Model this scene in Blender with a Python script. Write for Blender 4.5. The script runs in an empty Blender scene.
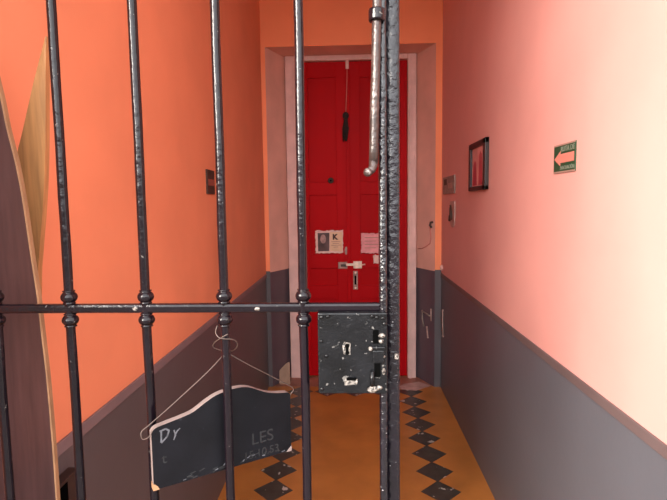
import bpy, bmesh, math, random
from mathutils import Vector, Matrix, noise
C = bpy.context.scene.collection
S = bpy.context.scene
PI = math.pi
rnd = random.Random(7)

# ------------------------------------------------------------------ camera
cam = bpy.data.cameras.new('camera')
cam.sensor_fit = 'HORIZONTAL'; cam.sensor_width = 36; cam.lens = 36*500/667
cam.clip_start = 0.02
camo = bpy.data.objects.new('camera', cam); C.objects.link(camo)
yv = Vector((18.5, 45.5, 500)).normalized()          # corridor axis seen from the camera (right, up, forward)
rl = math.radians(.54)
up = Vector((-math.sin(rl), math.cos(rl), 0))
zv = (up - yv*up.dot(yv)).normalized()
xv = zv.cross(yv).normalized()
if xv.x < 0: xv = -xv
M = Matrix((xv, yv, zv))                              # camera (right, up, forward) -> world
right, upw, fwd = M.col[0], M.col[1], M.col[2]
m4 = Matrix.Identity(4)
for i in range(3):
    m4[i][0] = right[i]; m4[i][1] = upw[i]; m4[i][2] = -fwd[i]
m4.translation = (0, 0, 1.55)
camo.matrix_world = m4
S.camera = camo
S.view_settings.view_transform = 'Standard'
S.view_settings.look = 'None'
S.view_settings.gamma = 1
S.view_settings.use_curve_mapping = False
S.view_settings.exposure = 1.4

# ------------------------------------------------------------------ sky and sun
W = bpy.data.worlds.new('sky'); S.world = W; W.use_nodes = True
nt = W.node_tree; nt.nodes.clear()
tc = nt.nodes.new('ShaderNodeTexCoord'); sep = nt.nodes.new('ShaderNodeSeparateXYZ')
mr = nt.nodes.new('ShaderNodeMapRange'); mr.inputs[1].default_value = -.06; mr.inputs[2].default_value = .16
cr = nt.nodes.new('ShaderNodeValToRGB')
cr.color_ramp.elements[0].color = (.36, .33, .31, 1); cr.color_ramp.elements[1].color = (.93, .94, .96, 1)
bg = nt.nodes.new('ShaderNodeBackground')                 # hazy sky, brighter towards the sun's side of the street
dot = nt.nodes.new('ShaderNodeVectorMath'); dot.operation = 'DOT_PRODUCT'; dot.inputs[1].default_value = Vector((-.12, -.98, .14)).normalized()
mx0 = nt.nodes.new('ShaderNodeMath'); mx0.operation = 'MAXIMUM'; mx0.inputs[1].default_value = 0
pw = nt.nodes.new('ShaderNodeMath'); pw.operation = 'POWER'; pw.inputs[1].default_value = 10
ma = nt.nodes.new('ShaderNodeMath'); ma.operation = 'MULTIPLY_ADD'; ma.inputs[1].default_value = 2.4; ma.inputs[2].default_value = 2.0
nt.links.new(tc.outputs['Generated'], dot.inputs[0]); nt.links.new(dot.outputs['Value'], mx0.inputs[0]); nt.links.new(mx0.outputs[0], pw.inputs[0])
nt.links.new(pw.outputs[0], ma.inputs[0]); nt.links.new(ma.outputs[0], bg.inputs[1])
wo = nt.nodes.new('ShaderNodeOutputWorld')
nt.links.new(tc.outputs['Generated'], sep.inputs[0]); nt.links.new(sep.outputs[2], mr.inputs[0])
nt.links.new(mr.outputs[0], cr.inputs[0]); nt.links.new(cr.outputs[0], bg.inputs[0]); nt.links.new(bg.outputs[0], wo.inputs[0])

sl = bpy.data.lights.new('sun', 'SUN'); sl.energy = 3.7; sl.angle = math.radians(26); sl.color = (1, .90, .79)
so = bpy.data.objects.new('sun', sl); C.objects.link(so); so.location = (-2, -3, 5)
so.rotation_euler = Vector((.62, .72, -.30)).to_track_quat('-Z', 'Y').to_euler()

# daylight portal in the entrance
pl = bpy.data.lights.new('entrance_portal', 'AREA'); pl.shape = 'RECTANGLE'; pl.size = 1.46; pl.size_y = 3.2
pl.cycles.is_portal = True
po = bpy.data.objects.new('entrance_portal', pl); C.objects.link(po); po.location = (0, .57, 1.6)
po.rotation_euler = (PI/2, 0, 0)

# ------------------------------------------------------------------ materials
def N(t, kind, **kw):
    n = t.nodes.new(kind)
    for k, v in kw.items(): setattr(n, k, v)
    return n
def mat(name, col, rough=.6, metal=0, var=.12, vscale=6, bump=0, bscale=40, fleck=None, fscale=90, fth=.68, spec=.5,
        dado=None, dado_z=.97, stretch=None, rvar=0, coat=0):
    m = bpy.data.materials.new(name); m.use_nodes = True
    t = m.node_tree; b = t.nodes['Principled BSDF']; L = t.links.new
    b.inputs['Roughness'].default_value = rough; b.inputs['Metallic'].default_value = metal
    b.inputs['Specular IOR Level'].default_value = spec
    b.inputs['Coat Weight'].default_value = coat; b.inputs['Coat Roughness'].default_value = .12
    geo = N(t, 'ShaderNodeTexCoord'); co = geo.outputs['Object']
    if stretch:
        mp = N(t, 'ShaderNodeMapping'); mp.inputs['Scale'].default_value = stretch
        L(co, mp.inputs[0]); co = mp.outputs[0]
    n = N(t, 'ShaderNodeTexNoise'); n.inputs['Scale'].default_value = vscale; n.inputs['Detail'].default_value = 5
    L(co, n.inputs['Vector'])
    def shade(c, k): return tuple(max(0, min(1, v*k)) for v in c[:3]) + (1,)
    def ramp(c):
        r = N(t, 'ShaderNodeValToRGB')
        r.color_ramp.elements[0].position = .3; r.color_ramp.elements[1].position = .7
        r.color_ramp.elements[0].color = shade(c, 1-var); r.color_ramp.elements[1].color = shade(c, 1+var)
        L(n.outputs['Fac'], r.inputs[0]); return r.outputs[0]
    out = ramp(col)
    if dado:
        d2 = ramp(dado)
        gp = N(t, 'ShaderNodeNewGeometry'); sp = N(t, 'ShaderNodeSeparateXYZ'); L(gp.outputs['Position'], sp.inputs[0])
        gt = N(t, 'ShaderNodeMath', operation='LESS_THAN'); gt.inputs[1].default_value = dado_z
        L(sp.outputs[2], gt.inputs[0])
        mx = N(t, 'ShaderNodeMixRGB'); L(gt.outputs[0], mx.inputs[0]); L(out, mx.inputs[1]); L(d2, mx.inputs[2]); out = mx.outputs[0]
        rr = N(t, 'ShaderNodeMapRange'); rr.inputs[3].default_value = rough; rr.inputs[4].default_value = .42
        L(gt.outputs[0], rr.inputs[0]); L(rr.outputs[0], b.inputs['Roughness'])
    if fleck:
        f = N(t, 'ShaderNodeTexNoise'); f.inputs['Scale'].default_value = fscale; f.inputs['Detail'].default_value = 3
        L(geo.outputs['Object'], f.inputs['Vector'])
        fr = N(t, 'ShaderNodeValToRGB'); fr.color_ramp.elements[0].position = fth; fr.color_ramp.elements[1].position = fth+.02
        L(f.outputs['Fac'], fr.inputs[0])
        mx = N(t, 'ShaderNodeMixRGB'); L(fr.outputs[0], mx.inputs[0]); L(out, mx.inputs[1]); mx.inputs[2].default_value = (*fleck, 1)
        out = mx.outputs[0]
    L(out, b.inputs['Base Color'])
    if bump:
        bn = N(t, 'ShaderNodeTexNoise'); bn.inputs['Scale'].default_value = bscale; bn.inputs['Detail'].default_value = 4
        L(co, bn.inputs['Vector'])
        bu = N(t, 'ShaderNodeBump'); bu.inputs['Strength'].default_value = bump; bu.inputs['Distance'].default_value = .004
        L(bn.outputs['Fac'], bu.inputs['Height']); L(bu.outputs[0], b.inputs['Normal'])
    return m

GREY = (.10, .088, .095)
m_left = mat('orange_plaster', (.80, .275, .142), .7, var=.07, vscale=2.2, bump=.12, bscale=25, dado=GREY)
m_right = mat('salmon_plaster', (.69, .335, .298), .62, var=.06, vscale=2.0, bump=.12, bscale=25, dado=(.100, .104, .122))
m_far = mat('far_plaster', (.94, .30, .135), .75, var=.05, vscale=2.5, bump=.12, bscale=25, dado=GREY, dado_z=1.0)
m_reveal = mat('reveal_plaster', (.74, .41, .325), .75, var=.10, vscale=4, bump=.15, bscale=25, dado=(.10, .075, .09), dado_z=.99)
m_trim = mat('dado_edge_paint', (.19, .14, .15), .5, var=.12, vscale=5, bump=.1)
m_trim2 = mat('dado_edge_brown', (.12, .085, .085), .5, var=.12, vscale=5, bump=.1)  # right wall's edge strip, painted browner and darker than the left
m_ceil = mat('ceiling_plaster', (.86, .80, .72), .85, var=.05)
m_floor = mat('ochre_tile', (.42, .162, .036), .34, var=.16, vscale=5, bump=.05, bscale=15)
m_dark_tile = mat('black_tile', (.045, .042, .035), .35, var=.3, vscale=18, fleck=(.42, .40, .36), fscale=17, fth=.63)
m_thresh = mat('worn_red_brown_floor', (.30, .12, .08), .5, var=.3, vscale=7)
m_patch = mat('pale_cement', (.50, .32, .28), .6, var=.25, vscale=12)
m_pave = mat('pavement', (.20, .185, .17), .9, var=.15, vscale=3, bump=.2)
m_across = mat('muted_facade_plaster', (.30, .24, .20), .9, var=.1)  # muted base colour for the wall added across the street
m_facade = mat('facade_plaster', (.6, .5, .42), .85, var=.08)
m_red = mat('red_door_paint', (.41, .003, .006), .5, spec=.06, var=.10, vscale=4, bump=.06, bscale=60, stretch=(1, 1, .15))
m_redd = mat('red_door_panel_paint', (.40, .0025, .005), .5, spec=.06, var=.12, vscale=4, bump=.06, bscale=60, stretch=(1, 1, .15))
m_frame = mat('white_frame_paint', (.70, .45, .405), .6, var=.12, vscale=9, bump=.15, bscale=30)
m_iron = mat('black_gate_paint', (.006, .0035, .0055), .15, var=.25, vscale=30, bump=.32, bscale=75, fleck=(.10, .09, .082), fscale=110, fth=.715, spec=.28)
m_post = mat('chipped_post_paint', (.005, .0035, .006), .16, var=.3, vscale=30, bump=.8, bscale=110, fleck=(.26, .24, .24), fscale=170, fth=.70, spec=.55)
m_plateiron = mat('dark_post_paint', (.0045, .003, .0055), .18, var=.3, vscale=30, bump=.8, bscale=95, fleck=(.22, .20, .20), fscale=150, fth=.725, spec=.4)
m_lock = mat('lock_plate_paint', (.004, .0042, .0052), .24, var=.6, vscale=22, bump=.4, bscale=110, fleck=(.10, .095, .09), fscale=100, fth=.67, spec=.28)
m_chip = mat('bare_pale_metal', (.17, .15, .135), .35, metal=.3, var=.7, vscale=160, bump=.9, bscale=220, fleck=(.02, .018, .018), fscale=260, fth=.55)
m_rod = mat('worn_bolt_steel', (.045, .030, .027), .28, metal=.2, var=.5, vscale=60, bump=.6, bscale=110, fleck=(.17, .14, .13), fscale=90, fth=.64)
m_hole = mat('dark_void', (.002, .002, .002), .9, spec=0)
m_slate = mat('slate_board_paint', (.0055, .0055, .0075), .5, spec=.12, var=.3, vscale=14, bump=.1, bscale=60, fleck=(.02, .02, .023), fscale=60, fth=.70)
m_rawwood = mat('raw_board_edge', (.20, .155, .145), .7, var=.12, vscale=30)
m_chalk = mat('white_chalk', (.075, .075, .086), .9, var=.6, vscale=120)
m_chalkf = mat('rubbed_chalk', (.0085, .0085, .010), .9, var=.3, vscale=120)
m_wire = mat('galvanised_wire', (.085, .06, .05), .4, metal=.3, var=.2)
m_dwood = mat('dark_purple_brown_wood', (.054, .024, .023), .36, var=.22, vscale=6, stretch=(14, 14, 1.2), bump=.12, bscale=8, spec=.4)
m_dedge = mat('bare_wood_edge', (.30, .16, .08), .6, var=.2, vscale=20)
m_lwood = mat('golden_wood', (.43, .20, .075), .5, var=.26, vscale=6, stretch=(16, 16, .9), bump=.06, bscale=8)
m_box = mat('dark_box_wood', (.030, .016, .013), .6, var=.3, vscale=12)
m_black = mat('black_frame', (.018, .014, .014), .4)
m_sign = mat('green_sign', (.012, .055, .025), .4, var=.08)
m_signpink = mat('salmon_sign_print', (.58, .20, .155), .5, var=.04)
m_signtext = mat('pale_sign_print', (.20, .21, .16), .5)
m_signb = mat('sign_border', (.33, .20, .16), .5, var=.2)
m_pic1 = mat('picture_pink', (.62, .27, .25), .5, var=.15, vscale=10)
m_pic2 = mat('picture_red', (.40, .04, .06), .5, var=.2, vscale=10)
m_pic3 = mat('picture_purple', (.13, .05, .14), .5, var=.2, vscale=10)
m_paper = mat('old_paper', (.74, .50, .44), .8, var=.18, vscale=22)
m_pphoto = mat('printed_photo', (.085, .05, .05), .7, var=.5, vscale=16)
m_pface = mat('printed_pale_tone', (.36, .22, .20), .7, var=.35, vscale=30)
m_pbeige = mat('beige_print', (.72, .48, .31), .7, var=.08, vscale=14)
m_ink = mat('dark_ink', (.05, .02, .02), .7)
m_inkf = mat('faded_ink', (.42, .22, .18), .8)
m_ppink = mat('pink_paper', (.74, .30, .31), .8, var=.14, vscale=18)
m_latch = mat('pale_latch_metal', (.72, .55, .44), .4, metal=.2, var=.2, vscale=40)
m_latchd = mat('dull_latch_metal', (.30, .18, .15), .45, metal=.3, var=.3, vscale=40)
m_tassel = mat('dark_tassel', (.022, .014, .012), .9, var=.4, vscale=60)
m_cord = mat('pale_cord', (.58, .22, .18), .8)
m_plate = mat('grey_plate', (.24, .19, .16), .5, var=.35, vscale=30)
m_plate2 = mat('pale_grey_plate', (.42, .28, .24), .5, var=.2, vscale=30)
m_card = mat('beige_card', (.36, .23, .16), .8, var=.15, vscale=20)
m_dull = mat('dull_red_print', (.24, .07, .05), .6)
m_brown = mat('brown_sign_plate', (.045, .024, .016), .6, var=.3, vscale=20)

# ------------------------------------------------------------------ mesh helpers
class MB:
    def __init__(s): s.bm = bmesh.new(); s.mats = []
    def mi(s, m):
        if m not in s.mats: s.mats.append(m)
        return s.mats.index(m)
    def face(s, vs, m, smooth=False):
        try: f = s.bm.faces.new(vs)
        except ValueError: return
        f.material_index = s.mi(m); f.smooth = smooth; return f
    def hexa(s, p, m):
        v = [s.bm.verts.new(q) for q in p]
        for q in ((3,2,1,0),(4,5,6,7),(0,1,5,4),(1,2,6,5),(2,3,7,6),(3,0,4,7)): s.face([v[i] for i in q], m)
    def box(s, a, b, m, bev=0):
        x0,y0,z0 = [min(a[i],b[i]) for i in range(3)]; x1,y1,z1 = [max(a[i],b[i]) for i in range(3)]
        if not bev:
            return s.hexa([(x0,y0,z0),(x1,y0,z0),(x1,y1,z0),(x0,y1,z0),(x0,y0,z1),(x1,y0,z1),(x1,y1,z1),(x0,y1,z1)], m)
        t = bmesh.new(); bmesh.ops.create_cube(t, size=1)
        for v in t.verts: v.co = Vector(((x0+x1)/2+v.co.x*(x1-x0), (y0+y1)/2+v.co.y*(y1-y0), (z0+z1)/2+v.co.z*(z1-z0)))
        bmesh.ops.bevel(t, geom=t.edges[:], offset=bev, segments=2, profile=.5, affect='EDGES')
        s.join(t, m)
    def join(s, t, m, smooth=False, mx=None):
        mp = {v: s.bm.verts.new(mx @ v.co if mx else v.co) for v in t.verts}
        for f in t.faces: s.face([mp[v] for v in f.verts], m, smooth)
        t.free()
    def tube(s, pts, r, m, seg=12, cap=True):
        pts = [Vector(p) for p in pts]; rs = r if isinstance(r, (list, tuple)) else [r]*len(pts)
        rings = []; nrm = None
        for i, p in enumerate(pts):
            d = (pts[min(i+1, len(pts)-1)] - pts[max(i-1, 0)]).normalized()
            if nrm is None:
                nrm = d.orthogonal().normalized()
            else:
                nrm = (nrm - d*nrm.dot(d)).normalized()
            b = d.cross(nrm)
            rings.append([s.bm.verts.new(p + (nrm*math.cos(2*PI*k/seg) + b*math.sin(2*PI*k/seg))*rs[i]) for k in range(seg)])
        for a, b in zip(rings, rings[1:]):
            for k in range(seg): s.face([a[k], a[(k+1)%seg], b[(k+1)%seg], b[k]], m, True)
        if cap:
            s.face(rings[0][::-1], m); s.face(rings[-1], m)
    def lathe(s, c, prof, m, seg=20, axis='Z'):
        """prof: (radius, height) pairs round the axis through c"""
        rings = []
        for r, h in prof:
            ring = []
            for k in range(seg):
                a = 2*PI*k/seg; u, v = r*math.cos(a), r*math.sin(a)
                q = {'Z': (u, v, h), 'Y': (u, h, v), 'X': (h, u, v)}[axis]
                ring.append(s.bm.verts.new(Vector(c)+Vector(q)))
            rings.append(ring)
        for a, b in zip(rings, rings[1:]):
            for k in range(seg): s.face([a[k], a[(k+1)%seg], b[(k+1)%seg], b[k]], m, True)
        s.face(rings[0][::-1], m); s.face(rings[-1], m)
    def prism(s, poly, o, u, v, w, m, mside=None):
        """extrude a 2-D outline (along u, v from o) by vector w"""
        o, u, v, w = map(Vector, (o, u, v, w))
        a = [s.bm.verts.new(o+u*p+v*q) for p, q in poly]; b = [s.bm.verts.new(x.co+w) for x in a]
        s.face(a, m); s.face(b[::-1], m)
        for i in range(len(a)): s.face([a[i], b[i], b[(i+1)%len(a)], a[(i+1)%len(a)]], mside or m)
    def build(s, name, parent=None, loc=None):
        bmesh.ops.recalc_face_normals(s.bm, faces=s.bm.faces[:])
        me = bpy.data.meshes.new(name); s.bm.to_mesh(me); s.bm.free()
        for m in s.mats: me.materials.append(m)
        o = bpy.data.objects.new(name, me); C.objects.link(o)
        if parent: o.parent = parent; o.matrix_parent_inverse = parent.matrix_basis.inverted()
        return o
def local(o, origin):
    """move an object's origin to a point without moving its mesh in the world"""
    o.data.transform(Matrix.Translation(-Vector(origin))); o.location = origin; return o
def tag(o, label, cat, group=None):
    o['label'] = label; o['category'] = cat
    if group: o['group'] = group
    return o
def struct(o): o['kind'] = 'structure'; return o
def empty(name, loc):
    o = bpy.data.objects.new(name, None); C.objects.link(o); o.location = loc; o.empty_display_size = .05; return o
def text(mb, s, size, o, u, v, w, m, align='CENTER', bold=0):
    """letters as a thin mesh: baseline origin o, along u, up v, thickness vector w"""
    cu = bpy.data.curves.new('letters', 'FONT'); cu.body = s; cu.size = size; cu.align_x = align; cu.offset = bold
    ob = bpy.data.objects.new('letters', cu); C.objects.link(ob)
    bpy.context.view_layer.update()
    me = bpy.data.meshes.new_from_object(ob.evaluated_get(bpy.context.evaluated_depsgraph_get()))
    bpy.data.objects.remove(ob)
    o, u, v, w = map(Vector, (o, u, v, w))
    t = bmesh.new(); t.from_mesh(me)
    for x in t.verts: x.co = o+u*x.co.x+v*x.co.y
    r = bmesh.ops.extrude_face_region(t, geom=t.faces[:])
    for g in r['geom']:
        if isinstance(g, bmesh.types.BMVert): g.co += w
    mb.join(t, m); bpy.data.meshes.remove(me)

# ------------------------------------------------------------------ the corridor
XL, XR, Y0, YF, YD, HC = -.728, .735, .55, 4.15, 4.40, 3.6
b = MB(); b.box((XL-.2, Y0, 0), (XL, YF, HC), m_left); struct(b.build('wall_left'))
b = MB(); b.box((XR, Y0, 0), (XR+.2, YF, HC), m_right); struct(b.build('wall_right'))
b = MB(); b.box((XL-.2, Y0, HC), (XR+.2, YD+.2, HC+.15), m_ceil); struct(b.build('ceiling'))

# far wall: orange face with a splayed opening, and its pale reveals
OL, OR, OT = -.693, .683, 2.825                 # opening at the face
IL, IR, IT = -.562, .556, 2.815                 # opening at the door
b = MB()
b.box((XL-.2, YF, 0), (OL, YF+.05, HC), m_far); b.box((OR, YF, 0), (XR+.2, YF+.05, HC), m_far)
b.box((OL, YF, OT), (OR, YF+.05, HC), m_far)
struct(b.build('wall_back'))
b = MB()
ye = YF+.05
b.hexa([(XL-.2,ye,0),(OL+.026,ye,0),(IL,YD+.02,0),(XL-.2,YD+.02,0),(XL-.2,ye,HC),(OL+.026,ye,HC),(IL,YD+.02,HC),(XL-.2,YD+.02,HC)], m_reveal)
b.hexa([(OR-.026,ye,0),(XR+.2,ye,0),(XR+.2,YD+.02,0),(IR,YD+.02,0),(OR-.026,ye,HC),(XR+.2,ye,HC),(XR+.2,YD+.02,HC),(IR,YD+.02,HC)], m_reveal)
b.hexa([(OL,ye-.048,OT+.0),(OR,ye-.048,OT),(OR,YD+.02,IT),(OL,YD+.02,IT),(OL,ye-.048,OT+.3),(OR,ye-.048,OT+.3),(OR,YD+.02,OT+.3),(OL,YD+.02,OT+.3)], m_reveal)
# pale faces of the splay up to the wall face
b.hexa([(OL-.01,YF+.002,0),(OL,YF+.002,0),(OL+.0265,ye+.001,0),(OL-.01,ye+.001,0),(OL-.01,YF+.002,OT),(OL,YF+.002,OT),(OL+.0265,ye+.001,OT),(OL-.01,ye+.001,OT)], m_reveal)
b.hexa([(OR,YF+.002,0),(OR+.01,YF+.002,0),(OR+.01,ye+.001,0),(OR-.0265,ye+.001,0),(OR,YF+.002,OT),(OR+.01,YF+.002,OT),(OR+.01,ye+.001,OT),(OR-.0265,ye+.001,OT)], m_reveal)
b.box((XL-.2, YD+.10, 0), (XR+.2, YD+.2, HC), m_facade)
struct(b.build('trim_1'))

# front of the house: lintel and jambs round the entrance
b = MB()
b.box((XL-2.5, Y0-.2, 0), (XL, Y0, 4.6), m_facade); b.box((XR, Y0-.2, 0), (XR+2.5, Y0, 4.6), m_facade)
b.box((XL, Y0-.2, 3.3), (XR, Y0, 4.6), m_facade)
struct(b.build('wall_front'))

# floor: ochre tiles, dark diamonds in two rows and across the end
b = MB()
b.box((XL-.2, Y0, -.1), (XR+.2, YD+.2, 0), m_floor)
T = .2075
def diamond(cx, cy, m=m_dark_tile, h=.0006):
    r = T*.5*1.05
    b.prism([(-r,0),(0,-r),(r,0),(0,r)], (cx,cy,.0002), (1,0,0), (0,1,0), (0,0,h), m)
y = 4.04
k = 0
while y > Y0+.1:
    diamond(-.445, y); diamond(.465, y); y -= T
for i in range(1, 4): diamond(-.445+i*.2275, 4.04)
b.box((OL+.02, 4.155, 0), (OR-.02, YD, .0012), m_thresh)
b.prism([(.40,4.09),(.52,4.06),(.60,4.13),(.66,4.17),(.57,4.27),(.44,4.22),(.38,4.15)], (0,0,.0004), (1,0,0), (0,1,0), (0,0,.0013), m_patch)
struct(b.build('floor'))
b = MB(); b.box((-6, -7, -.12), (6, Y0, -.005), m_pave); struct(b.build('ground'))

b = MB(); b.box((-9, -8.4, -.1), (9, -8, 2.2), m_across); struct(b.build('wall_opposite_added'))  # unseen low wall across the street, added to darken reflections in the gate

# raised painted edge along the top of both dados
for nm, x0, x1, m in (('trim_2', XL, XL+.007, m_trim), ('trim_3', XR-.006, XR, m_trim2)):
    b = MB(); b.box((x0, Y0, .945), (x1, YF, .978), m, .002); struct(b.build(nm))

# ------------------------------------------------------------------ the red double door
d = empty('door_1', (.035, YD, 0)); struct(d)
b = MB()
FL, FR, FT = -.412, .482, 2.77
b.box((IL, YD-.035, 0), (FL, YD+.06, IT), m_frame, .006); b.box((FR, YD-.035, 0), (IR, YD+.06, IT), m_frame, .006)
b.box((FL, YD-.035, FT), (FR, YD+.06, IT), m_frame, .006)
b.box((FL-.035, YD-.045, 0), (FL-.012, YD-.034, FT+.02), m_frame, .003)
b.box((FR+.012, YD-.045, 0), (FR+.035, YD-.034, FT+.02), m_frame, .003)
b.build('door_frame', d)
MEET = -.035
def leaf(x0, x1):
    b = MB(); st = .062 if x0 > -.1 else .05
    y0, y1 = YD-.005, YD+.045
    sL = .035 if x0 < -.1 else .105
    sR = .095 if x0 < -.1 else .06
    b.box((x0, y0, .012), (x0+sL, y1, FT-.004), m_red, .003)
    b.box((x1-sR, y0, .012), (x1, y1, FT-.004), m_red, .003)
    for z0, z1 in ((.012,.20),(.715,.835),(.99,1.115),(1.635,1.745),(2.635,FT-.004)):
        b.box((x0+sL-.001, y0+.001, z0), (x1-sR+.001, y1-.001, z1), m_red, .003)
    for z0, z1 in ((.20,.715),(.835,.99),(1.115,1.635),(1.745,2.635)):
        b.box((x0+sL-.004, y0+.016, z0-.004), (x1-sR+.004, y1-.01, z1+.004), m_redd)
    return b.build('door_leaf', d)
lf = leaf(FL+.003, MEET-.003); lr = leaf(MEET+.003, FR-.003)
b = MB(); b.box((MEET-.012, YD-.016, .012), (MEET+.022, YD-.004, FT-.006), m_red, .004); b.build('cover_strip', d)
yd = YD-.005
b = MB(); b.lathe((-.183, yd, 1.76), [(.026,0),(.026,-.006),(.020,-.012),(.011,-.014)], m_brown, 18, 'Y')
b.lathe((-.183, yd-.0142, 1.76), [(.009,0),(.009,-.001)], m_hole, 12, 'Y'); o = b.build('lock_escutcheon', lf); o['label'] = 'round dark keyhole cover'
b = MB(); b.box((-.128, yd-.010, .985), (-.028, yd, 1.045), m_latchd, .003); b.box((-.105, yd-.013, 1.003), (-.055, yd-.009, 1.025), m_brown, .001)
b.box((-.058, yd-.024, 1.012), (.012, yd-.012, 1.034), m_latch, .003); o = b.build('hasp', lf); o['label'] = 'pale metal hasp'
b = MB(); b.box((.006, yd-.020, .988), (.082, yd-.0, 1.052), m_latch, .004); b.tube([(.075,yd-.016,1.02),(.112,yd-.016,1.024)], .006, m_latch, 8)
o = b.build('hasp_staple', lr); o['label'] = 'pale metal staple plate'
b = MB(); b.box((.004, yd-.014, .80), (.046, yd, .965), m_latchd, .003); b.box((.016, yd-.0165, .845), (.032, yd-.013, .925), m_hole)
b.lathe((.025, yd-.014, .815), [(.009,0),(.009,-.004)], m_latch, 10, 'Y'); b.lathe((.025, yd-.014, .95), [(.009,0),(.009,-.004)], m_latch, 10, 'Y')
o = b.build('lock_plate', lr); o['label'] = 'dull metal keyhole plate'
b = MB(); b.prism([(.013*math.cos(a*PI/8), .036*math.sin(a*PI/8)) for a in range(16)], (-.056, yd, 1.145), (1,0,0), (0,0,1), (0,-.004,0), m_latchd)
o = b.build('keyhole_cover', lf); o['label'] = 'oval brownish keyhole cover'

# papers glued on the door
def ragged(w, h, amp, n, seed):
    r = random.Random(seed); P = []
    for (x0,y0,x1,y1) in ((0,0,w,0),(w,0,w,h),(w,h,0,h),(0,h,0,0)):
        for i in range(n):
            t = i/n; P.append((x0+(x1-x0)*t+r.uniform(-amp,amp), y0+(y1-y0)*t+r.uniform(-amp,amp)))
    return P
fx, fz, fy = -.325, 1.125, YD-.006
b = MB(); b.prism(ragged(.242, .200, .0045, 14, 3), (fx, fy, fz), (1,0,0), (0,0,1), (0,-.0012,0), m_paper)
pp = b.build('poster'); tag(pp, 'torn paper poster with dark portrait photo and letter K glued on left door leaf', 'poster')
local(pp, (fx, fy, fz))
b = MB(); b.prism([(.022,.016),(.120,.018),(.124,.180),(.020,.178)], (fx,fy-.0013,fz), (1,0,0), (0,0,1), (0,-.0006,0), m_pphoto)
b.prism([(.068+.026*math.cos(a*PI/8), .125+.040*math.sin(a*PI/8)) for a in range(16)], (fx,fy-.002,fz), (1,0,0), (0,0,1), (0,-.0005,0), m_pface)
b.prism([(.040,.020),(.100,.020),(.104,.060),(.085,.084),(.055,.084),(.036,.055)], (fx,fy-.002,fz), (1,0,0), (0,0,1), (0,-.0005,0), m_pphoto)
o = b.build('printed_photo', pp); o['label'] = 'dark portrait photo print'
b = MB(); b.prism([(.126,.020),(.235,.016),(.238,.186),(.128,.186)], (fx,fy-.0013,fz), (1,0,0), (0,0,1), (0,-.0006,0), m_pbeige)
text(b, 'K', .062, (fx+.172,fy-.002,fz+.122), (1,0,0), (0,0,1), (0,-.0005,0), m_ink, bold=.004)
for (z, a, w) in ((.098,.140,.08),(.082,.150,.06),(.066,.140,.085),(.050,.160,.04)):
    b.prism([(a,z),(a+w,z+.002),(a+w,z+.007),(a,z+.005)], (fx,fy-.002,fz), (1,0,0), (0,0,1), (0,-.0005,0), m_inkf)
o = b.build('printed_text', pp); o['label'] = 'beige half printed with a K'
gx, gz = .078, 1.120
b = MB(); b.prism(ragged(.20, .175, .005, 14, 5), (gx,fy,gz), (1,0,0), (0,0,1), (0,-.0012,0), m_ppink)
p2 = b.build('notice'); tag(p2, 'faded pink paper notice glued on right door leaf beside iron post', 'notice'); local(p2, (gx,fy,gz))
b = MB()
for i, z in enumerate((.045,.075,.105,.135)): b.prism([(.03,z),(.13+.02*(i%2),z),(.13+.02*(i%2),z+.006),(.03,z+.006)], (gx,fy-.0013,gz), (1,0,0), (0,0,1), (0,-.0004,0), m_inkf)
b.build('printed_text', p2)
b = MB(); b.prism(ragged(.12, .075, .004, 8, 9), (.185,fy,1.03), (1,0,0), (0,0,1), (0,-.0012,0), m_paper)
p3 = b.build('notice'); tag(p3, 'small pale paper scrap glued on right door leaf below the pink notice', 'notice'); local(p3, (.185,fy,1.03))

# tassel hanging from the top of the door
tt = empty('tassel', (-.045, YD-.018, 2.10)); tag(tt, 'dark brown tassel on a thin cord hanging at top of red door', 'tassel')
b = MB(); b.tube([(-.030,YD-.019,2.785),(-.033,YD-.020,2.6),(-.040,YD-.021,2.45),(-.046,YD-.021,2.33)], .003, m_cord, 8)
o = b.build('cord', tt); o['label'] = 'thin pale red cord'
b = MB(); b.box((-.044,YD-.026,2.70),(-.016,YD-.014,2.775), m_paper, .003); b.build('tag', tt)['label'] = 'small pale paper tag'
b = MB()
b.lathe((-.047,YD-.042,2.28), [(.006,.058),(.020,.05),(.027,.03),(.026,.012),(.016,0),(.022,-.008)], m_tassel, 14)
for i in range(26):
    a = rnd.uniform(0, 2*PI); r0, r1 = rnd.uniform(.004,.016), rnd.uniform(.006,.020); l = rnd.uniform(.13,.19)
    b.tube([(-.047+r0*math.cos(a), YD-.042+r0*math.sin(a)*.8, 2.275), (-.050+r1*1.5*math.cos(a), YD-.042+r1*math.sin(a)*.9, 2.20),
            (-.054+r1*math.cos(a), YD-.042+r1*math.sin(a)*.8, 2.275-l)], .0045, m_tassel, 6)
b.build('fringe', tt)

# beige card leaning at the foot of the door frame
b = MB(); b.prism([(0,0),(.095,0),(.088,.19),(.055,.175),(.0,.115)], (-.645, 4.20, .003), (1,0,0), (0,.18,.985), (0,.012,.0), m_card)
o = b.build('card'); tag(o, 'beige cardboard piece leaning at foot of left white door frame', 'cardboard')
local(o, (-.6, 4.20, .003))

# ------------------------------------------------------------------ things on the walls
# left wall: small brown sign
s = empty('wall_sign', (XL+.001, 2.565, 1.67)); tag(s, 'small dark brown sign with a pale band on the orange left wall', 'sign')
b = MB(); b.box((XL+.0005, 2.49, 1.612), (XL+.008, 2.625, 1.735), m_brown, .002); b.build('sign_board', s)
b = MB(); b.box((XL+.0082, 2.505, 1.655), (XL+.0090, 2.612, 1.688), m_dull); b.build('label_strip', s)['label'] = 'pale reddish band'
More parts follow.
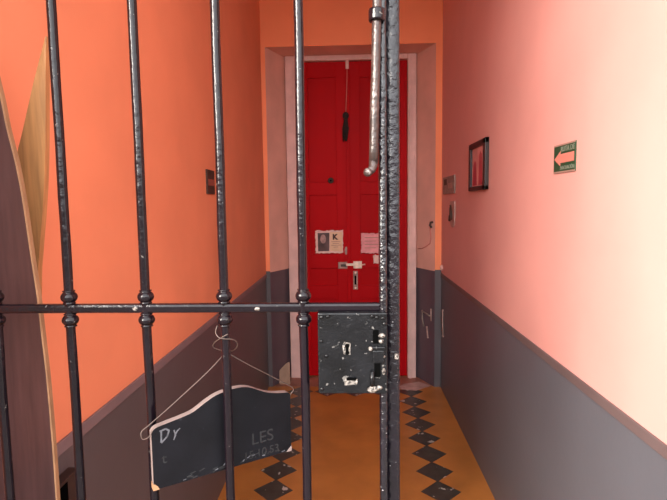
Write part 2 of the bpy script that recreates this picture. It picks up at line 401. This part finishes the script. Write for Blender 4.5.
# right wall: framed picture
f = empty('framed_picture', (XR-.001, 2.93, 1.76)); tag(f, 'small black framed picture of red shapes on the salmon right wall', 'picture')
b = MB(); y0, y1, z0, z1 = 2.735, 3.115, 1.622, 1.90
for a, c in (((y0,z0),(y0+.052,z1)),((y1-.045,z0),(y1,z1)),((y0,z0),(y1,z0+.024)),((y0,z1-.032),(y1,z1))):
    b.box((XR-.022, a[0], a[1]), (XR-.0005, c[0], c[1]), m_black, .003)
b.build('frame', f)
b = MB(); b.box((XR-.010, y0+.04, z0+.015), (XR-.006, y1-.03, z1-.02), m_pic1)
b.prism([(.0,.0),(.085,0),(.075,.165),(.055,.19),(.02,.17)], (XR-.0102, 2.83, z0+.03), (0,1,0), (0,0,1), (-.0006,0,0), m_pic2)
b.prism([(.0,.0),(.10,0),(.08,.12),(.05,.145),(.02,.13)], (XR-.0102, 2.955, z0+.03), (0,1,0), (0,0,1), (-.0006,0,0), m_pic2)
b.box((XR-.0108, y0+.045, z0+.02), (XR-.0101, y0+.085, z1-.03), m_pic3)
b.build('print', f)
# right wall: green evacuation sign (u runs towards the entrance)
e = empty('evacuation_sign', (XR-.001, 1.77, 1.70)); tag(e, 'green evacuation route sign with salmon arrow on the right wall', 'sign')
b = MB(); b.box((XR-.004, 1.684, 1.651), (XR-.0004, 1.858, 1.750), m_sign)
b.box((XR-.0046, 1.684, 1.651), (XR-.0038, 1.858, 1.6565), m_signb); b.box((XR-.0046, 1.684, 1.7445), (XR-.0038, 1.858, 1.750), m_signb)
b.build('sign_board', e)
U = (0,-1,0); V = (0,0,1); w = (-.0006,0,0)
b = MB(); b.prism([(0,.0),(.052,.0255),(.052,.0155),(.160,.0155),(.160,-.0155),(.052,-.0155),(.052,-.0255)], (XR-.0041,1.853,1.7005), U, V, w, m_signpink)
b.build('arrow', e)['label'] = 'salmon arrow pointing left'
b = MB(); text(b, 'RUTA DE', .0255, (XR-.0041,1.745,1.7235), (0,-1.05,0), V, w, m_signtext, bold=.0001)
b.build('lettering', e)['label'] = 'pale lettering RUTA DE'
b = MB(); text(b, 'EVACUACIÓN', .0185, (XR-.0041,1.745,1.6615), (0,-.95,0), V, w, m_signtext)
b.build('lettering', e)['label'] = 'pale lettering EVACUACIÓN'
# right wall near the far corner
b = MB(); b.box((XR-.010, 3.60, 1.622), (XR-.0005, 4.04, 1.752), m_plate, .003); b.box((XR-.0118, 3.66, 1.66), (XR-.0098, 3.82, 1.70), m_plate2, .001)
b.box((XR-.0118, 3.88, 1.69), (XR-.0098, 3.99, 1.735), m_brown, .001)
o = b.build('wall_plate'); tag(o, 'square grey plate on the right wall near the far corner', 'plate'); local(o, (XR-.001, 3.82, 1.69))
h = empty('key_holder', (XR-.001, 3.70, 1.47)); tag(h, 'narrow pale key holder under the grey plate on right wall', 'key holder')
b = MB(); P = [(0,.19),(.16,.19),(.155,.05)] + [(.0775+.0775*math.cos(a*PI/8), .05+.05*math.sin(a*PI/8)) for a in range(0,-9,-1)][1:]
b.prism(P, (XR-.0005, 3.60, 1.375), (0,1,0), V, (-.008,0,0), m_plate2); b.build('back_plate', h)
b = MB(); b.tube([(XR-.012,3.70,1.52),(XR-.014,3.69,1.47),(XR-.013,3.68,1.43)], .012, m_brown, 8); b.tube([(XR-.012,3.73,1.46),(XR-.013,3.74,1.42)], .010, m_brown, 8)
b.tube([(XR-.008,3.70,1.52),(XR-.02,3.70,1.535)], .006, m_brown, 8)
b.build('keys', h)['label'] = 'dark hanging keys'
b = MB(); b.lathe((XR-.0005, 4.10, 1.025), [(.024,0),(.024,-.008),(.014,-.016),(.006,-.018)], m_paper, 14, 'X')
o = b.build('wall_button'); tag(o, 'small round pale button on wall just above grey dado corner', 'button'); local(o, (XR-.001,4.10,1.025))
b = MB(); b.tube([(XR-.008,4.03,.69),(XR-.010,4.02,.60),(XR-.008,4.01,.47)], .006, m_plate2, 8); b.tube([(XR-.0005,4.03,.685),(XR-.010,4.03,.688)], .007, m_plate2, 8); b.tube([(XR-.0005,4.01,.475),(XR-.010,4.01,.472)], .007, m_plate2, 8)
o = b.build('pull_handle'); tag(o, 'thin pale vertical rod on grey dado in the right far corner', 'rod'); local(o, (XR-.001,4.02,.58))
# on the right reveal: hook with a wire, and a pale bracket lower down
def rev(t, z, off=.004):                              # point on the right reveal: t 0 at the wall face, 1 at the door
    x = OR+(IR-OR)*t; yy = YF+(YD+.02-YF)*t
    n = Vector((-(YD+.02-YF), (IR-OR), 0)).normalized()
    return Vector((x, yy, z))+n*off
b = MB(); b.tube([rev(.12,1.395,.0005), rev(.12,1.393,.020), rev(.12,1.37,.026), rev(.10,1.35,.016)], .010, m_brown, 8)
o = b.build('wall_hook'); tag(o, 'dark little hook on the pale reveal right of red door', 'hook'); local(o, rev(.12,1.39,0))
b = MB(); b.tube([rev(.12,1.36,.028), rev(.15,1.27,.010), rev(.22,1.215,.005), rev(.40,1.19,.005), rev(.62,1.165,.005), rev(.80,1.16,.005)], .0045, m_cord, 8)
o = b.build('wire'); tag(o, 'thin pale wire running from dark hook across the right reveal', 'wire'); local(o, rev(.12,1.36,0))
b = MB(); b.tube([rev(.62,.62,.006), rev(.40,.61,.008), rev(.16,.60,.012)], .007, m_plate, 8); b.tube([rev(.14,.665,.008), rev(.14,.56,.008)], .006, m_plate2, 8)
b.tube([rev(.60,.63,.006), rev(.57,.55,.010), rev(.50,.49,.008)], .006, m_plate, 8); b.tube([rev(.36,.50,.006), rev(.33,.44,.006), rev(.30,.40,.006)], .007, m_plate2, 8)
o = b.build('door_bracket'); tag(o, 'pale bent metal bracket on grey lower reveal right of the door', 'bracket'); local(o, rev(.4,.6,0))

# ------------------------------------------------------------------ behind the gate on the left
def curve(P, n=6):
    out = []
    for i in range(len(P)-1):
        p0, p1, p2, p3 = [Vector(P[max(0,min(len(P)-1,j))]) for j in (i-1,i,i+1,i+2)]
        for k in range(n):
            t = k/n
            out.append(.5*((2*p1)+(p2-p0)*t+(2*p0-5*p1+4*p2-p3)*t*t+(3*p1-p0-3*p2+p3)*t**3))
    out.append(Vector(P[-1])); return out
q = .88/.95
E_ = [(-.712*q-.02, 1.93), (-.690*q,1.86), (-.666*q, 1.55+.225*q), (-.656*q,1.55+.155*q), (-.643*q,1.55+.086*q), (-.634*q,1.55+.013*q), (-.625*q,1.55-.096*q), (-.6185*q,1.55-.17*q), (-.614*q,1.55-.26*q),
      (-.610*q,1.55-.342*q), (-.6075*q,1.55-.47*q), (-.607*q,1.55-.594*q), (-.608*q,.6), (-.612*q,.2), (-.614*q,.0)]
ed = curve([(x,z,0) for x,z in E_], 5)
b = MB()
poly = [(XL+.004, 0.0), (XL+.004, 1.93)] + [(p.x-.0028, p.y) for p in ed]
b.prism(poly, (0,.88,0), (1,0,0), V, (0,.008,0), m_dwood)
# one seam line down the face
o = b.build('curved_board'); tag(o, 'dark brown wooden board with curved edge standing behind gate bars', 'board'); local(o, (-.65,.88,0))
b = MB()
for i in range(len(ed)-1):
    a, c = ed[i], ed[i+1]
    b.hexa([(a.x-.003,.879,a.y),(a.x,.879,a.y),(a.x,.889,a.y),(a.x-.003,.889,a.y),(c.x-.003,.879,c.y),(c.x,.879,c.y),(c.x,.889,c.y),(c.x-.003,.889,c.y)], m_dedge)
b.build('edge_band', o)['label'] = 'pale bare wood edge'
q = .975/1.05
Lf = [(-.626,1.902),(-.640,1.862),(-.656,1.818),(-.673,1.766),(-.689,1.716),(-.713,1.643),(-.742,1.52),(-.768,1.35),(-.772,.9),(-.772,.0)]
Rt = [(-.6235,1.902),(-.630,1.838),(-.635,1.776),(-.642,1.69),(-.650,1.61),(-.660,1.54),(-.673,1.461),(-.684,1.374),(-.70,1.1),(-.705,.0)]
cv = lambda P: curve([(x*q, 1.55+(z-1.55)*q if z > 0 else 0, 0) for x, z in P], 5)
L_, R_ = cv(Lf), cv(Rt)
b = MB()
rows = []
for a, c in zip(L_, R_):
    zc = a.y
    mid = (a+c)/2
    bow = .010*math.sin(min(1, max(0, (1.88-zc)/1.2))*PI)
    rows.append([b.bm.verts.new(v) for v in ((a.x,.965+bow,a.y),(mid.x,.9645+bow,mid.y),(c.x,.965+bow,c.y),(c.x,.979+bow,c.y),(a.x,.979+bow,a.y))])
for r0, r1 in zip(rows, rows[1:]):
    for k in range(5): b.face([r0[k], r0[(k+1)%5], r1[(k+1)%5], r1[k]], m_lwood)
b.face(rows[0], m_lwood); b.face(rows[-1][::-1], m_lwood)
o = b.build('pointed_plank'); tag(o, 'golden brown wooden plank tapering to a point against orange wall', 'plank'); local(o, (-.66,.97,0))
# small dark wooden box on the dado
bx = empty('wall_box', (XL+.001, 1.14, .8)); tag(bx, 'small dark wooden box on grey dado behind leftmost full bar', 'box')
b = MB(); b.box((XL+.0005, 1.06, .60), (XL+.026, 1.185, .890), m_box, .002); b.build('case', bx)
b = MB(); b.box((XL+.024, 1.075, .61), (XL+.0266, 1.142, .884), m_hole); b.build('opening', bx)['label'] = 'black open side'
b = MB(); b.box((XL+.0005, 1.053, .889), (XL+.029, 1.190, .895), m_box, .002); b.build('lid', bx)

# ------------------------------------------------------------------ the iron gate
YG = .80
g = empty('iron_gate', (-.33, YG, 0)); tag(g, 'black painted iron bar gate leaf with lock case and chipped white flecks', 'gate')
ZR = 1.3845
knob = [(.0085,-.0112),(.0098,-.0108),(.0098,-.0094)] + [(.0131*math.cos(a), .0105*math.sin(a)) for a in [math.radians(-52+104*k/10) for k in range(11)]] + [(.0098,.0094),(.0098,.0108),(.0085,.0112)]
for i, x in enumerate((-.5945, -.469, -.3405, -.2105, -.0805)):
    b = MB(); pts = []; rs = []
    for k in range(60):
        z = .06+(2.60-.06)*k/59
        pts.append((x+.0012*noise.noise((i*3.1, 0, z*7)), YG+.0012*noise.noise((i*3.1, 5, z*7)), z)); rs.append(.0074*(1+.05*noise.noise((i, 9, z*22))))
    b.tube(pts, rs, m_iron, 16)
    br = b.build('bar', g)
    for zk in (ZR+.0190, ZR-.0195):
        b = MB(); b.lathe((x, YG, zk), knob, m_iron, 20); b.build('knob', br)
b = MB(); b.box((-.70, YG-.0075, ZR-.0075), (.052, YG+.0075, ZR+.0075), m_iron, .0045)
rail = b.build('rail', g)
for (x, z) in ((-.356,ZR), (-.155,ZR-.001)):
    b = MB(); t = bmesh.new(); bmesh.ops.create_icosphere(t, subdivisions=2, radius=.0045)
    b.join(t, m_chip, True, Matrix.Translation((x,YG-.0068,z)) @ Matrix.Diagonal((1.2,.35,.8,1))); b.build('paint_chip', rail)['label'] = 'pale chipped paint spot'
for z in (.075, 2.59):
    b = MB(); b.box((-.70, YG-.010, z-.0125), (.052, YG+.010, z+.0125), m_iron, .0025); b.build('rail', g)
b = MB(); b.box((-.715, YG-.012, .02), (-.690, YG+.012, 2.62), m_iron, .003); b.build('hinge_post', g)
# closing post: a raised bead and a flat plate
b = MB()
def rough_bar(b, x0, x1, y0, y1, m, seed, amp=.0009):
    n = 150; rows = []
    for k in range(n+1):
        z = .02+2.6*k/n
        j = lambda s: amp*noise.noise((seed+s, 0, z*24))
        rows.append([b.bm.verts.new(v) for v in ((x0+j(0),y0+j(1)+.002,z),(x0+.002+j(0),y0+j(1),z),((x0+x1)/2,y0+j(2)-.0006,z),(x1-.002+j(3),y0+j(4),z),(x1+j(3),y0+.002+j(4),z),(x1+j(3),y1,z),(x0+j(0),y1,z))])
    for r0, r1 in zip(rows, rows[1:]):
        for k in range(7): b.face([r0[k], r0[(k+1)%7], r1[(k+1)%7], r1[k]], m, k < 4)
    b.face(rows[0], m); b.face(rows[-1][::-1], m)
rough_bar(b, .0425, .0545, YG-.014, YG+.012, m_post, 3)
post = b.build('post', g)
b = MB(); rough_bar(b, .0535, .0755, YG-.002, YG+.004, m_plateiron, 11, .0003); pf = b.build('stop_plate', post)
b = MB(); b.box((.0665, YG-.008, 1.299), (.0735, YG-.0015, 1.309), m_chip, .002); b.build('strike_lug', pf)['label'] = 'pale worn metal lug'
# lock case
x0, x1, z0, z1 = -.0565, .0540, 1.2475, 1.3795
lk = MB(); lk.box((x0, YG-.022, z0), (x1, YG+.012, z1), m_lock, .0025)
case = lk.build('lock_case', g); case['label'] = 'square black lock case with chipped paint'
yl = YG-.0222
def part(fn, name, par, label=None):
    b = MB(); fn(b); o = b.build(name, par)
    if label: o['label'] = label
    return o
for x, z in ((-.050,1.373),(-.040,1.374),(.030,1.374),(.037,1.372),(.047,1.371),(.049,1.362),(-.051,1.334),(-.051,1.256),(-.043,1.310),(.046,1.300)):
    part(lambda b: b.lathe((x,yl,z), [(.0032,0),(.0030,-.0012),(.0018,-.0022),(.0006,-.0025)], m_lock, 10, 'Y'), 'rivet', case)
def key(b):
    b.prism([(-.005,-.010),(.006,-.011),(.006,.008),(-.004,.010),(-.007,.004)], (-.0105,yl,1.323), (1,0,0), V, (0,-.0008,0), m_chip)
    b.lathe((-.0100,yl-.0009,1.3265), [(.0036,0),(.0036,-.0006)], m_hole, 12, 'Y'); b.box((-.0122,yl-.0016,1.313), (-.0078,yl-.0008,1.326), m_hole)
    b.lathe((-.0095,yl-.0009,1.3155), [(.0032,0),(.0032,-.0006)], m_hole, 12, 'Y')
part(key, 'keyhole', case, 'dark keyhole ringed with bare metal')
part(lambda b: b.prism([(-.010,-.006),(.010,-.005),(.011,.004),(.002,.003),(-.010,.005)], (-.0045,yl,1.2685), (1,0,0), V, (0,-.0016,0), m_chip), 'paint_chip', case, 'bare pale metal patch')
part(lambda b: b.box((-.0115,yl-.0022,1.2705), (.004,yl-.001,1.2745), m_hole), 'slot', case, 'short dark slot')
part(lambda b: b.box((.031,yl-.0006,1.330), (.040,yl+.001,1.352), m_hole), 'slot', case, 'upright dark slot')
part(lambda b: b.box((.033,yl-.0006,1.276), (.043,yl+.001,1.298), m_hole), 'slot', case, 'upright dark slot')
def bolt(b):
    b.box((.026,yl-.007,1.321), (.050,yl+.001,1.3265), m_lock, .0015); b.box((.030,yl-.004,1.300), (.049,yl+.001,1.320), m_lock, .002)
    b.lathe((.027,yl-.006,1.3235), [(.0038,0),(.0032,-.0025),(.001,-.0035)], m_chip, 10, 'Y')
part(bolt, 'bolt', case)
def scraps(b):
    for (x,z,rx,rz) in ((.045,1.343,.006,.004),(.044,1.334,.0045,.0035),(.047,1.309,.004,.003),(.030,1.2555,.009,.006),(.040,1.258,.006,.004),(.048,1.285,.003,.006)):
        t = bmesh.new(); bmesh.ops.create_icosphere(t, subdivisions=2, radius=1)
        b.join(t, m_chip, True, Matrix.Translation((x,yl-.001,z)) @ Matrix.Diagonal((rx,.003,rz,1)))
part(scraps, 'strike', case, 'bare pale worn metal lumps')
part(lambda b: b.tube([(.030,yl-.002,1.262),(.029,yl-.004,1.272),(.030,yl-.002,1.285)], .0035, m_lock, 8), 'catch', case)
# sliding bolt rod beside the post
b = MB(); P = []; R_s = []
for k in range(40):
    z = 1.612+(2.5-1.612)*k/39
    P.append((.0335+.028*(z-1.612)+.0006*noise.noise((1,2,z*14)), YG-.020, z)); R_s.append(.0070*(1+.06*noise.noise((4,2,z*30))))
b.tube(P, R_s, m_rod, 14); rod = b.build('bolt_rod', g); rod['label'] = 'worn brownish steel bolt rod'
for z in (1.832, 2.3):
    xc = .0335+.028*(z-1.612)
    b = MB(); b.lathe((xc,YG-.020,z), [(.0074,-.0085),(.0118,-.0085),(.0122,-.006),(.0122,.006),(.0118,.0085),(.0074,.0085)], m_iron, 18)
    b.box((xc+.006,YG-.012,z-.007), (.046,YG-.004,z+.007), m_iron, .001); b.build('guide_collar', rod)['label'] = 'black guide collar'
b = MB(); b.tube([(.0336,YG-.020,1.618),(.0332,YG-.021,1.609),(.0310,YG-.024,1.603),(.0262,YG-.029,1.599)], [.0070,.0068,.0062,.0058], m_rod, 12)
t = bmesh.new(); bmesh.ops.create_uvsphere(t, u_segments=14, v_segments=10, radius=.0068); b.join(t, m_rod, True, Matrix.Translation((.0245,YG-.031,1.5985)))
b.build('bolt_handle', rod)['label'] = 'bent handle end with bright ball'

# ------------------------------------------------------------------ chalkboard and its wire
A = Vector((-.3185,.745,1.102)); Bv = Vector((-.116,.878,1.102))
u = (Bv-A); Lb = u.length; u.normalize(); n = Vector((u.y,-u.x,0))   # n points towards the street
top = [(0,.094),(.006,.1005),(.022,.104),(.045,.108),(.066,.113),(.086,.124),(.104,.1325),(.122,.1365),(.140,.138),(.156,.137),(.170,.1325),(.183,.1255),(.196,.1195),(.212,.1145),(.226,.112),(.238,.110),(.243,.105)]
tp = curve([(a,c,0) for a, c in top], 4)
outl = [(0,0),(Lb,0)] + [(p.x,p.y) for p in reversed(tp)]
b = MB(); b.prism(outl, A, u, (0,0,1), -n*.013, m_slate, m_rawwood)
cb = b.build('chalkboard'); tag(cb, 'small slate chalkboard with curved top and chalk marks hanging through gate bars', 'chalkboard')
local(cb, A)
def stroke(b, P, wd, m):
    P = [Vector((p[0],p[1],0)) for p in P]
    for p, q2 in zip(P, P[1:]):
        d = (q2-p).normalized(); s = Vector((-d.y,d.x,0))*wd*.5
        b.prism([((p-d*wd*.3-s).x,(p-d*wd*.3-s).y),((q2+d*wd*.3-s).x,(q2+d*wd*.3-s).y),((q2+d*wd*.3+s).x,(q2+d*wd*.3+s).y),((p-d*wd*.3+s).x,(p-d*wd*.3+s).y)], A+n*.0001, u, (0,0,1), n*.0004, m)
b = MB()
stroke(b, [(.015,.094),(.0145,.076)], .0026, m_chalk); stroke(b, [(.0135,.094),(.022,.096),(.027,.092),(.024,.083),(.015,.075)], .0026, m_chalk)
stroke(b, [(.035,.090),(.037,.082),(.034,.075)], .0022, m_chalk); stroke(b, [(.036,.082),(.040,.088),(.044,.091)], .0020, m_chalk)
b.build('chalk_writing', cb)['label'] = 'white handwritten Dr'
b = MB()
for s_, sz, a, c in (('LES', .030, .165, .030), ('15.10.53', .020, .150, .006), ('-', .02, .016, .045), ('t', .024, .014, .040)):
    text(b, s_, sz, A+u*a+Vector((0,0,c))+n*.0001, u, (0,0,1), n*.0003, m_chalkf, 'LEFT')
    b.build('rubbed_writing', cb)['label'] = 'faint rubbed chalk letters'; b = MB()
for i in range(26):
    a = rnd.uniform(.03,.225); c = rnd.uniform(.002,.012); stroke(b, [(a,c),(a+rnd.uniform(.002,.008),c+rnd.uniform(-.001,.003))], .0015, rnd.choice((m_chalkf, m_chalkf, m_chalk)))
b.build('chalk_smear', cb)['label'] = 'rubbed chalk along lower edge'
b = MB(); b.prism([(-.001,-.001),(.009,-.001),(.006,.005),(.002,.009),(-.001,.010)], A+n*.0002, u, (0,0,1), -n*.0135, m_dedge); b.build('chipped_corner', cb)['label'] = 'chipped bare wood corner'
b = MB(); b.prism([(Lb-.010,-.001),(Lb+.001,-.001),(Lb+.001,.009),(Lb-.003,.006)], A+n*.0002, u, (0,0,1), -n*.0135, m_rawwood); b.build('chipped_corner', cb)['label'] = 'chipped bare wood corner'
b = MB()
xb = -.2105
loop = [(xb-.0115,YG-.004,1.356),(xb-.013,YG-.010,1.345),(xb-.004,YG-.014,1.337),(xb+.013,YG-.006,1.333),(xb+.018,YG+.004,1.325),(xb+.016,YG+.010,1.315),(xb+.004,YG+.016,1.306),(xb-.010,YG+.012,1.309),(xb-.021,YG+.004,1.317),(xb-.018,YG-.004,1.326),(xb-.006,YG-.012,1.336),(xb+.008,YG-.0145,1.344)]
lw = .00085
b.tube(curve(loop, 6), lw, m_wire, 8)
J = (xb-.004,YG+.015,1.3055)
lend = A+Vector((0,0,.094))
b.tube(curve([J,(-.2395,.792,1.2792),(-.290,.762,1.2352),(-.3205,.742,1.2105),(-.3295,.737,1.2035),(-.3305,.735,1.1965),(-.3275,.736,1.1905),(-.3205,.740,1.1925),(-.3165,.7455,1.2000)], 6), lw, m_wire, 8)
rend = A+u*Lb+Vector((0,0,.108))
b.tube(curve([J,(-.180,.832,1.278),(-.145,.856,1.249),tuple(rend+Vector((.004,.002,.010))),tuple(rend+Vector((.003,.002,.0))),tuple(rend+Vector((-.002,.001,-.006)))], 6), lw, m_wire, 8)
o = b.build('wire_hanger'); tag(o, 'bent pale wire hanger looped round third gate bar holding the chalkboard', 'wire'); local(o, J)
